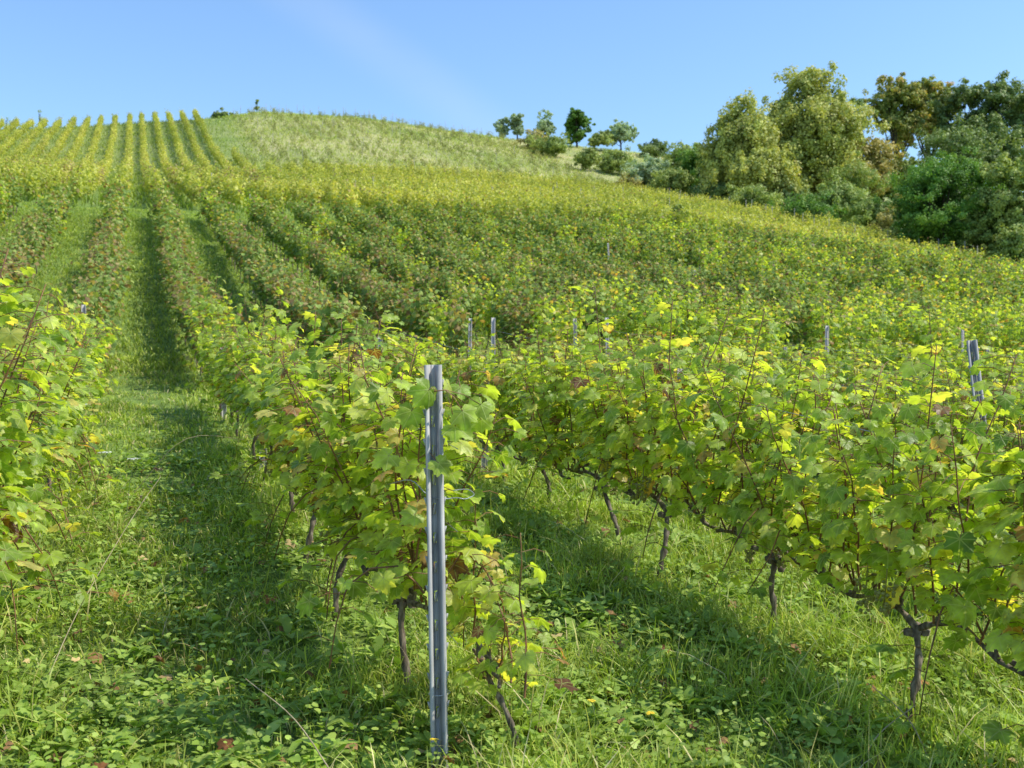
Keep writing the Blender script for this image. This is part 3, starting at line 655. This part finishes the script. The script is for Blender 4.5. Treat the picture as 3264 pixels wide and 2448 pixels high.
def yflower(x, y, label):
    z = float(gz(x, y)); h = U(.10, .16); t = thing('yellow_wildflower', (x, y, z), label, 'wildflower', 'small yellow flowers in the grass')
    a = Acc(); a.add(*tube(np.array([[0, 0, 0], [.01, 0, h * .6], [0, .01, h]]), .0015, 4)); ob('stem', a.mesh('stem', M['stem']), t)
    n = 14; az = np.arange(n) * 2 * math.pi / n; b = Acc(); P = np.tile([0, .01, h], (n, 1)); 
    b.add(*leaves(T_OVAL, P, np.c_[-np.cos(az) * .3, -np.sin(az) * .3, np.ones(n)], np.c_[np.cos(az), np.sin(az), np.full(n, .3)], np.full(n, .016), U(0, 1, n), wave=.0))
    ob('petals', b.mesh('petals', M['yellow']), t)
for x, y, l in [(1.72, 3.32, 'yellow flower in the grass right of the steel post, at the bottom'), (1.55, 3.45, 'yellow flower just left of another at the bottom'), (.93, 3.33, 'yellow flower at the foot of the steel post'),
                (2.65, 4.95, 'yellow flower beneath the cordon of the second row right'), (.25, 8.4, 'yellow flower in the middle of the grass path'), (3.3, 7.2, 'yellow flower in the sunlit grass behind the second row right')]: yflower(x, y, l)
ST = []
def stalk(pts, r, label, heads=0):
    a = Acc(); P = smooth_path([(p_[0], p_[1], float(gz(p_[0], p_[1])) + p_[2]) for p_ in pts], 5); a.add(*tube(P, np.linspace(r, r * .5, len(P)), 4))
    for q in range(heads):
        c = P[-1 - q * 2]
        a.add(*tube(np.array([c, c + [U(-.03, .03), U(-.03, .03), .03]]), .001, 3)); n = 40; dv = norm(rng.normal(0, 1, (n, 3)))
        a.add(*blades(c + [0, 0, .03] + dv * .004, U(.008, .014, n), np.full(n, .003), U(.2, 1.3, n), U(0, 6.3, n), U(0, 1, n)))
    o = ob('dry_stalk', a.mesh('dry_stalk', M['straw']), label=label, category='stalk', group='dry stalks over the grass')
stalk([(-.33, 4.2, 0), (-.2, 4.5, .25), (0, 5.0, .5), (.12, 5.3, .62)], .0025, 'long dry stalk with seed heads leaning over the grass path', 3)
stalk([(.62, 3.35, 0), (.5, 3.5, .16), (.35, 3.6, .27)], .003, 'dry bent stalk left of the steel post, low in the grass')
stalk([(.0, 6.6, .3), (.3, 6.6, .62), (.75, 6.9, .55)], .002, 'thin reddish stalk reaching from the right vines across the path')
stalk([(2.35, 3.0, 0), (2.42, 2.98, .12), (2.55, 2.95, .22)], .0035, 'bright dry grass stalk near the bottom right corner')
stalk([(2.62, 2.95, 0), (2.6, 3.05, .13), (2.55, 3.2, .2)], .003, 'short pale stalk crossing another at the bottom right')
def dead(x, y, s, label, up=.06):
    n = 1; a = Acc(); a.add(*leaves(T_HI, np.zeros((1, 3)), np.array([[U(-.5, .5), U(-.7, .1), 1.]]), np.array([[U(-1, 1), U(-1, 1), .2]]), np.array([s]), np.array([U(.2, 1)]), curl=.7, fold=.5, wave=.25))
    o = ob('fallen_leaf', a.mesh('fallen_leaf', M['deadleaf']), label=label, category='leaf', group='fallen brown vine leaves'); o.location = (x, y, float(gz(x, y)) + up)
for x, y, s, l in [(2.8, 3.5, .06, 'curled brown leaf on the grass left of the rightmost trunk'), (2.5, 3.25, .05, 'brown leaf at the bottom right in dark grass'), (3.05, 3.5, .06, 'orange brown leaf right of the rightmost trunk'),
                   (.62, 5.2, .05, 'orange leaf on the shaded path left of the steel post'), (.1, 5.9, .045, 'brown leaf midway on the sunlit grass path'), (2.2, 4.1, .05, 'brown leaf in shade under the second row right'),
                   (.3, 3.6, .05, 'brown leaf low on the path near the bottom'), (-.1, 3.5, .045, 'reddish leaf low in the left corner grass'), (2.6, 5.5, .05, 'orange brown leaf in the sunny gap under the cordon')]: dead(x, y, s, l)

# ------------------------------------------------------------------ trees and bushes
def tree_mats():
    T = {}
    T['pale'] = leaf_mat('leaf_pale_olive', [(0, (.20, .24, .05)), (.5, (.44, .47, .11)), (.85, (.62, .60, .16)), (1., (.64, .52, .14))], trans=.25, rough=.6, noise=.25, nscale=.5)
    T['oak'] = leaf_mat('leaf_autumn_oak', [(0, (.12, .17, .04)), (.45, (.28, .34, .07)), (.75, (.50, .42, .10)), (1., (.56, .33, .09))], trans=.25, rough=.6, noise=.25, nscale=.5)
    T['dark'] = leaf_mat('leaf_dark_green', [(0, (.08, .13, .04)), (.5, (.17, .25, .065)), (1., (.33, .39, .11))], trans=.2, rough=.6, noise=.25, nscale=.5)  # lightened, with some distance haze painted into the leaf colour
    T['fresh'] = leaf_mat('leaf_fresh_green', [(0, (.05, .12, .015)), (.5, (.12, .26, .03)), (1., (.24, .38, .06))], trans=.25, rough=.6, noise=.25, nscale=.5)
    T['olive'] = leaf_mat('leaf_olive', [(0, (.13, .20, .04)), (.5, (.27, .36, .08)), (1., (.46, .50, .13))], trans=.22, rough=.6, noise=.25, nscale=.5)
    T['brown'] = leaf_mat('leaf_brownish', [(0, (.17, .18, .05)), (.5, (.38, .36, .10)), (1., (.60, .47, .14))], trans=.22, rough=.6, noise=.25, nscale=.5)
    T['mist'] = leaf_mat('leaf_grey_green', [(0, (.24, .34, .18)), (.5, (.38, .48, .28)), (1., (.48, .56, .36))], trans=.3, rough=.6, noise=.2, nscale=.5)
    return T
TM = tree_mats()
M['tbark'] = solid('tree_bark', [(.3, (.03, .025, .02)), (.7, (.11, .09, .07))], rough=.95, scale=6, stretch=(1, 1, .2))
def tree(name, x, y, H, W, mat, label, cat, tf=.22, nc=26, nl=9000, ls=.2, cr=.2, group=None, droop=0., open_=0., zoff=0., D=None, prof='round', trunk=True):
    z = float(gz(x, y)) - .15 + zoff; D = D or W
    t = thing(name, (x, y, z), label, cat, group)
    zc0 = H * tf; C = []; R = []
    tries = 0; RB = W * .52 / nc ** (1 / 3) * (1 - .3 * open_)
    while len(C) < nc and tries < 4000:
        tries += 1
        q = rng.normal(0, 1, 3); q /= np.linalg.norm(q); rr = U(.2, 1) ** .45
        c = q * rr; hz = (c[2] + 1) / 2
        wid = {'round': 1., 'cone': 1.15 - .75 * hz, 'vase': .6 + .5 * hz}[prof]
        p = np.array([c[0] * (W / 2 - RB * .5) * wid, c[1] * (D / 2 - RB * .5) * wid, zc0 + RB * .4 + (H - zc0 - RB * .9) * (.5 + .5 * c[2])])
        if C and min(np.linalg.norm(p - k) for k in C) < RB * (.5 + .4 * open_): continue
        C.append(p); R.append(RB * U(.65, 1.2))
    C = np.array(C); R = np.array(R)
    tb = U(-.12, .2, len(C))
    per = np.maximum((nl * R ** 2 / (R ** 2).sum()).astype(int), 40); a = Acc()
    for c, r, m_, b in zip(C, R, per, tb):
        # each clump is itself a spray of uneven lobes
        lob = rng.normal(0, .6, (18, 3)) * r * [1, 1, .8]; li = rng.integers(0, 18, m_)
        d = norm(rng.normal(0, 1, (m_, 3))); rad = U(.1, 1.05, m_) ** .6 * r * U(.2, .6, 18)[li]
        P = c + lob[li] + d * rad[:, None] * [1, 1, .8]
        P[:, 2] = np.maximum(P[:, 2] - droop * U(0, 1, m_) ** 2 * r, .05)
        N = norm(P - [0, 0, H * .45]) * .5 + d * .7 + rng.normal(0, .45, (m_, 3)) + [0, 0, .25]
        Dv = rng.normal(0, 1, (m_, 3)) + [0, 0, -.5 - droop]
        q_ = np.linalg.norm((P - [0, 0, (H + zc0) / 2]) / [W / 2, D / 2, (H - zc0) / 2], axis=1); b = b + np.clip(q_ - .8, -.5, .3) * .7  # inner leaves tinted darker, outer ones lighter: crown shade painted into the tint
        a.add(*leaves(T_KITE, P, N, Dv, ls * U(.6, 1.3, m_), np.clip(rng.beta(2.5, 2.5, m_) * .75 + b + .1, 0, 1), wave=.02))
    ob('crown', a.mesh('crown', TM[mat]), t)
    if trunk:
        a = Acc(); th = H * (tf + (1 - tf) * .7); lean = rng.normal(0, .02 * H, 2)
        P = smooth_path([(0, 0, -.2), (lean[0] * .3, lean[1] * .3, th * .35), (lean[0], lean[1], th * .7), (lean[0] * 1.3, lean[1], th)], 4)
        a.add(*tube(P, np.linspace(H * .024 + .03, H * .006 + .01, len(P)), 7, .05))
        for c in C[::2]:
            b = np.array([np.interp(max(zc0 * .7, c[2] * .55), P[:, 2], P[:, q]) for q in range(3)])
            mid = (b + c) / 2 + [0, 0, -.06 * H * U(0, 1)]
            Q = smooth_path([b, mid, c], 3); a.add(*tube(Q, np.linspace(H * .009 + .01, .02, len(Q)), 5))
        ob('trunk', a.mesh('trunk', M['tbark']), t)
    return t
tree('bush', 54.7, 56.8, 3.6, 2.9, 'dark', 'dark undergrowth at the foot of the greyish olive tree', 'bush', tf=0.03, nc=12, nl=10200, ls=0.13, trunk=False)
tree('bush', 52.3, 51.3, 3.5, 2.6, 'olive', 'olive undergrowth at the right edge beside the vineyard', 'bush', tf=0.03, nc=12, nl=10200, ls=0.13, trunk=False)
tree('bush', 55.4, 65.1, 2.6, 2.8, 'dark', 'dark undergrowth left of the round green tree', 'bush', tf=0.03, nc=12, nl=8500, ls=0.13, trunk=False)
tree('bush', 55.2, 86.4, 3.1, 5.3, 'olive', 'olive green bush in front of the leftmost pale tree', 'bush', tf=0.03, nc=16, nl=11050, ls=0.158, trunk=False)
tree('bush', 67.0, 76.8, 3.1, 5.0, 'dark', 'dark bush half hidden behind the round green tree', 'bush', tf=0.03, nc=14, nl=8500, ls=0.144, trunk=False)
tree('bush', 55.9, 77.6, 3.0, 4.9, 'fresh', 'green bramble mound at the vineyard edge under the tallest tree', 'bush', tf=0.03, nc=12, nl=7650, ls=0.144, trunk=False)
tree('bush', 71.6, 93.3, 6.6, 6.9, 'olive', 'large olive bush behind the creeper covered bush', 'bush', tf=0.03, nc=16, nl=11900, ls=0.173, trunk=False)
tree('tree', 86.7, 94.2, 12.6, 10.0, 'dark', 'wide dull tree directly above the round green tree', 'tree', tf=0.1, nc=22, nl=15300, ls=0.216)
tree('tree', 72.1, 106.9, 6.9, 9.9, 'olive', 'olive tree behind the gap between the two pale trees', 'tree', tf=0.1, nc=18, nl=13600, ls=0.216)
tree('tree', 60.7, 97.2, 13.2, 10.1, 'pale', 'pale olive green tree with rounded lobes, leftmost of the big trees', 'tree', tf=0.12, nc=34, nl=38250, ls=0.248, prof='cone', droop=0.6)
tree('tree', 58.7, 89.4, 7.8, 6.1, 'pale', 'short pale green tree with drooping foliage in front of the big pale trees', 'tree', tf=0.15, nc=16, nl=17850, ls=0.232, droop=1.0)
tree('tree', 71.3, 99.8, 17.3, 14.7, 'pale', 'tallest pale yellow green tree, at the middle of the tree group', 'tree', tf=0.14, nc=46, nl=61200, ls=0.265, prof='cone', droop=0.4)
tree('tree', 80.6, 103.9, 16.1, 4.6, 'olive', 'thin sparse tree with bare branches against the sky, between the pale tree and the oak', 'tree', tf=0.55, nc=9, nl=2295, ls=0.232, open_=1.0, cr=0.3)
tree('tree', 80.0, 100.9, 10.4, 8.4, 'brown', 'brownish yellow tree right of the tallest pale tree', 'tree', tf=0.2, nc=20, nl=20400, ls=0.248)
tree('tree', 75.2, 100.5, 7.6, 7.6, 'brown', 'low yellow brown tree behind the ivy covered bushes', 'tree', tf=0.2, nc=14, nl=15300, ls=0.248)
tree('tree', 92.2, 110.3, 19.2, 8.6, 'oak', 'tall oak with orange and green crown, left of the two oaks on the skyline', 'tree', tf=0.5, nc=26, nl=20400, ls=0.282, prof='vase', open_=0.6)
tree('tree', 98.5, 111.2, 20.6, 8.8, 'oak', 'tall oak turning orange, right of the two oaks on the skyline', 'tree', tf=0.5, nc=24, nl=19125, ls=0.282, prof='vase', open_=0.6)
tree('tree', 98.3, 104.9, 19.4, 7.7, 'dark', 'tall dark green tree right of the orange oaks', 'tree', tf=0.42, nc=24, nl=21675, ls=0.265, open_=0.3)
tree('tree', 101.1, 101.8, 21.4, 8.6, 'dark', 'tall dark green tree with a high domed crown near the right edge', 'tree', tf=0.4, nc=26, nl=22950, ls=0.265, open_=0.2)
tree('tree', 101.2, 97.5, 19.8, 6.0, 'dark', 'dark green tree cut by the right edge of the picture', 'tree', tf=0.3, nc=20, nl=20400, ls=0.265)
tree('tree', 91.6, 94.6, 14.3, 8.3, 'dark', 'middle sized dull green tree below the tall dark trees', 'tree', tf=0.2, nc=22, nl=22950, ls=0.248)
tree('tree', 86.1, 101.9, 9.0, 7.9, 'olive', 'rounded olive tree under the orange oaks', 'tree', tf=0.2, nc=16, nl=17850, ls=0.248)
tree('tree', 53.3, 58.4, 8.0, 7.9, 'fresh', 'dense fresh green round tree beside the vineyard edge', 'tree', tf=0.06, nc=44, nl=66300, ls=0.124, cr=0.19)
tree('tree', 54.5, 54.8, 8.0, 4.4, 'olive', 'greyish olive tree overgrown with creepers, right of the round green tree', 'tree', tf=0.06, nc=26, nl=33150, ls=0.132)
tree('tree', 54.9, 52.5, 8.0, 3.2, 'olive', 'olive green tree at the right edge in front of the dark trees', 'tree', tf=0.06, nc=20, nl=22950, ls=0.132)
tree('bush', 59.0, 97.8, 3.4, 5.4, 'dark', 'dark bush under the leftmost pale tree', 'bush', tf=0.03, nc=14, nl=11475, ls=0.182, trunk=False)
tree('bush', 60.9, 88.6, 3.4, 5.0, 'dark', 'dark low bush in the shade below the tallest pale tree', 'bush', tf=0.03, nc=14, nl=11475, ls=0.166, trunk=False)
tree('bush', 61.4, 82.0, 4.5, 5.6, 'olive', 'creeper covered bush below the brownish tree', 'bush', tf=0.03, nc=16, nl=16575, ls=0.166, trunk=False)
tree('bush', 60.7, 75.9, 4.4, 4.5, 'olive', 'mounded olive bush left of the round green tree', 'bush', tf=0.03, nc=16, nl=16575, ls=0.149, trunk=False)
tree('bush', 57.5, 68.6, 3.8, 3.3, 'brown', 'small brownish bush at the foot of the round green tree', 'bush', tf=0.03, nc=12, nl=11475, ls=0.141, trunk=False)
tree('bush', 60.3, 105.8, 6.2, 5.8, 'fresh', 'large green shrub left of the leftmost pale tree', 'bush', tf=0.03, nc=16, nl=19125, ls=0.182, trunk=False)
tree('bush', 57.4, 111.1, 5.0, 6.0, 'mist', 'grey green shrub on the slope at the vineyard corner', 'bush', tf=0.03, nc=16, nl=16575, ls=0.199, trunk=False)
tree('bush', 56.8, 105.0, 3.9, 4.7, 'olive', 'olive shrub between the grey green and the large green shrub', 'bush', tf=0.03, nc=12, nl=12750, ls=0.182, trunk=False)
tree('bush', 53.9, 110.3, 1.8, 3.2, 'brown', 'reddish brown low bush at the vineyard corner', 'bush', tf=0.03, nc=8, nl=5610, ls=0.182, trunk=False)
tree('bush', 56.7, 128.4, 3.0, 3.1, 'olive', 'small upright green bush on the dry slope', 'bush', tf=0.03, nc=8, nl=5610, ls=0.199, trunk=False)
tree('bush', 61.3, 128.9, 3.2, 5.0, 'olive', 'spreading yellow green bush on the dry slope', 'bush', tf=0.03, nc=10, nl=7140, ls=0.215, trunk=False)
tree('bush', 56.8, 141.1, 3.4, 5.4, 'olive', 'low green bush below the skyline trees', 'bush', tf=0.03, nc=10, nl=7650, ls=0.215, trunk=False)
tree('bush', 56.4, 147.6, 2.8, 4.9, 'brown', 'reddish low bush on the ridge under the skyline trees', 'bush', tf=0.03, nc=8, nl=5100, ls=0.215, trunk=False)
tree('tree', 57.0, 162.3, 3.7, 2.3, 'mist', 'small pale tree, leftmost on the ridge', 'tree', tf=0.1, nc=8, nl=3825, ls=0.248)
tree('tree', 59.1, 161.5, 5.0, 2.6, 'mist', 'small dark narrow tree, second from left on the ridge', 'tree', tf=0.15, nc=10, nl=6375, ls=0.248)
tree('tree', 63.5, 159.9, 5.4, 4.2, 'mist', 'thin pale conical tree, third on the ridge', 'tree', tf=0.12, nc=12, nl=5610, ls=0.232, prof='cone', open_=0.6)
tree('tree', 68.3, 158.2, 6.5, 4.2, 'fresh', 'round dark green tree alone on the ridge', 'tree', tf=0.14, nc=16, nl=14025, ls=0.248)
tree('bush', 70.9, 155.2, 3.7, 3.7, 'olive', 'dark green bush right of the round tree on the ridge', 'bush', tf=0.05, nc=8, nl=6630, ls=0.248, trunk=False)
tree('tree', 75.1, 155.8, 5.8, 4.7, 'mist', 'pale airy tree, rightmost on the ridge', 'tree', tf=0.12, nc=14, nl=6630, ls=0.248, open_=0.5)
tree('bush', 79.2, 152.2, 3.3, 4.9, 'dark', 'dark rounded bush on the ridge right of the pale trees', 'bush', tf=0.05, nc=10, nl=8160, ls=0.248, trunk=False)
tree('bush', 78.0, 139.8, 4.0, 6.3, 'olive', 'broad green bush where the ridge meets the big trees', 'bush', tf=0.05, nc=12, nl=11475, ls=0.248, trunk=False)
tree('bush', 12.1, 162.5, 0.8, 2.4, 'dark', 'small dark bush at the top of the grass lane', 'bush', tf=0.05, nc=7, nl=4080, ls=0.199, trunk=False)
tree('tree', 17.6, 163.7, 2.3, 0.7, 'olive', 'thin wispy sapling standing alone on the left skyline', 'tree', tf=0.1, nc=6, nl=663, ls=0.182, open_=1.0)
tree('tree', -14.1, 181.5, 6.7, 1.6, 'mist', 'faint bare tree behind the crest, right of another at the far left', 'tree', tf=0.2, nc=6, nl=178, ls=0.124, open_=1.0)
tree('tree', -18.9, 183.2, 6.0, 1.3, 'mist', 'faint bare tree behind the crest at the left edge', 'tree', tf=0.2, nc=5, nl=127, ls=0.124, open_=1.0)
tree('bush', 30.2, 55.0, 1.9, 0.9, 'olive', 'small dark bush standing above the vine rows left of the stakes', 'bush', tf=0.05, nc=8, nl=5610, ls=0.108, trunk=False)

# ------------------------------------------------------------------ light, sky, camera
SUN = Vector((.90, -.43, 0)).normalized(); EL = R_(52)
sd = Vector((SUN.x * math.cos(EL), SUN.y * math.cos(EL), math.sin(EL)))
l = bpy.data.lights.new('sun', 'SUN'); l.energy = 5; l.angle = R_(.53); l.color = (1., .95, .84)
lo = bpy.data.objects.new('sun', l); COL.objects.link(lo); lo.rotation_euler = sd.to_track_quat('Z', 'Y').to_euler(); lo.location = (0, 0, 60)
w = bpy.data.worlds.new('World'); scene.world = w; w.use_nodes = True; nt = w.node_tree; nt.nodes.clear(); L = nt.links.new
sky = nd(nt, 'ShaderNodeTexSky', sky_type='NISHITA', sun_disc=False); sky.sun_elevation = EL; sky.sun_rotation = math.atan2(SUN.x, SUN.y)
sky.air_density = 1.3; sky.dust_density = .6; sky.ozone_density = 1.6
tc = nd(nt, 'ShaderNodeTexCoord')
# a faint wisp of cirrus: a band around a great circle, broken up by noise
dt = nd(nt, 'ShaderNodeVectorMath', operation='DOT_PRODUCT'); L(tc.outputs['Generated'], dt.inputs[0])
def sdir(u, v):
    a = (u - 1106) / 2268.; b = (829.5 - v) / 2268.; th = R_(YAW)
    return Vector((math.sin(th) + a * math.cos(th), math.cos(th) - a * math.sin(th), b)).normalized()
nrm_ = sdir(690, 20).cross(sdir(980, 225)).normalized(); dt.inputs[1].default_value = nrm_
ab = nd(nt, 'ShaderNodeMath', operation='ABSOLUTE'); L(dt.outputs['Value'], ab.inputs[0])
mr = nd(nt, 'ShaderNodeMapRange', interpolation_type='SMOOTHSTEP'); L(ab.outputs[0], mr.inputs['Value']); mr.inputs['From Min'].default_value = 0; mr.inputs['From Max'].default_value = .035
mr.inputs['To Min'].default_value = 1; mr.inputs['To Max'].default_value = 0
nz = nd(nt, 'ShaderNodeTexNoise', i_Scale=6., i_Detail=5.); mp = nd(nt, 'ShaderNodeMapping'); mp.inputs['Scale'].default_value = (1, 1, 2.5); L(tc.outputs['Generated'], mp.inputs[0]); L(mp.outputs[0], nz.inputs['Vector'])
ml = nd(nt, 'ShaderNodeMath', operation='MULTIPLY'); L(mr.outputs[0], ml.inputs[0]); L(nz.outputs['Fac'], ml.inputs[1])
m2 = nd(nt, 'ShaderNodeMath', operation='MULTIPLY'); L(ml.outputs[0], m2.inputs[0]); m2.inputs[1].default_value = .2
tint = nd(nt, 'ShaderNodeMix', data_type='RGBA', blend_type='MULTIPLY'); tint.inputs[0].default_value = 1; L(sky.outputs[0], tint.inputs[6]); tint.inputs[7].default_value = (1.12, 1.38, 1.70, 1)
mx = nd(nt, 'ShaderNodeMix', data_type='RGBA'); L(m2.outputs[0], mx.inputs[0]); L(tint.outputs[2], mx.inputs[6]); mx.inputs[7].default_value = (7, 7.6, 8, 1)
bg = nd(nt, 'ShaderNodeBackground'); bg.inputs[1].default_value = .13; L(mx.outputs[2], bg.inputs[0])
wo = nd(nt, 'ShaderNodeOutputWorld'); L(bg.outputs[0], wo.inputs[0])
cam = bpy.data.cameras.new('camera'); cam.lens = 36.9; cam.sensor_width = 36; cam.clip_start = .05; cam.clip_end = 2000
cam.dof.use_dof = True; cam.dof.focus_distance = 5.; cam.dof.aperture_fstop = 5.
co = bpy.data.objects.new('camera', cam); COL.objects.link(co); co.location = (0, 0, CAM_H); co.rotation_euler = (R_(90), 0, R_(-YAW)); scene.camera = co
scene.view_settings.view_transform = 'Standard'; scene.view_settings.look = 'None'; scene.view_settings.exposure = 0
scene.render.engine = 'CYCLES'; c = scene.cycles; c.max_bounces = 6; c.diffuse_bounces = 3; c.glossy_bounces = 2; c.transmission_bounces = 4; c.transparent_max_bounces = 4; c.use_denoising = True
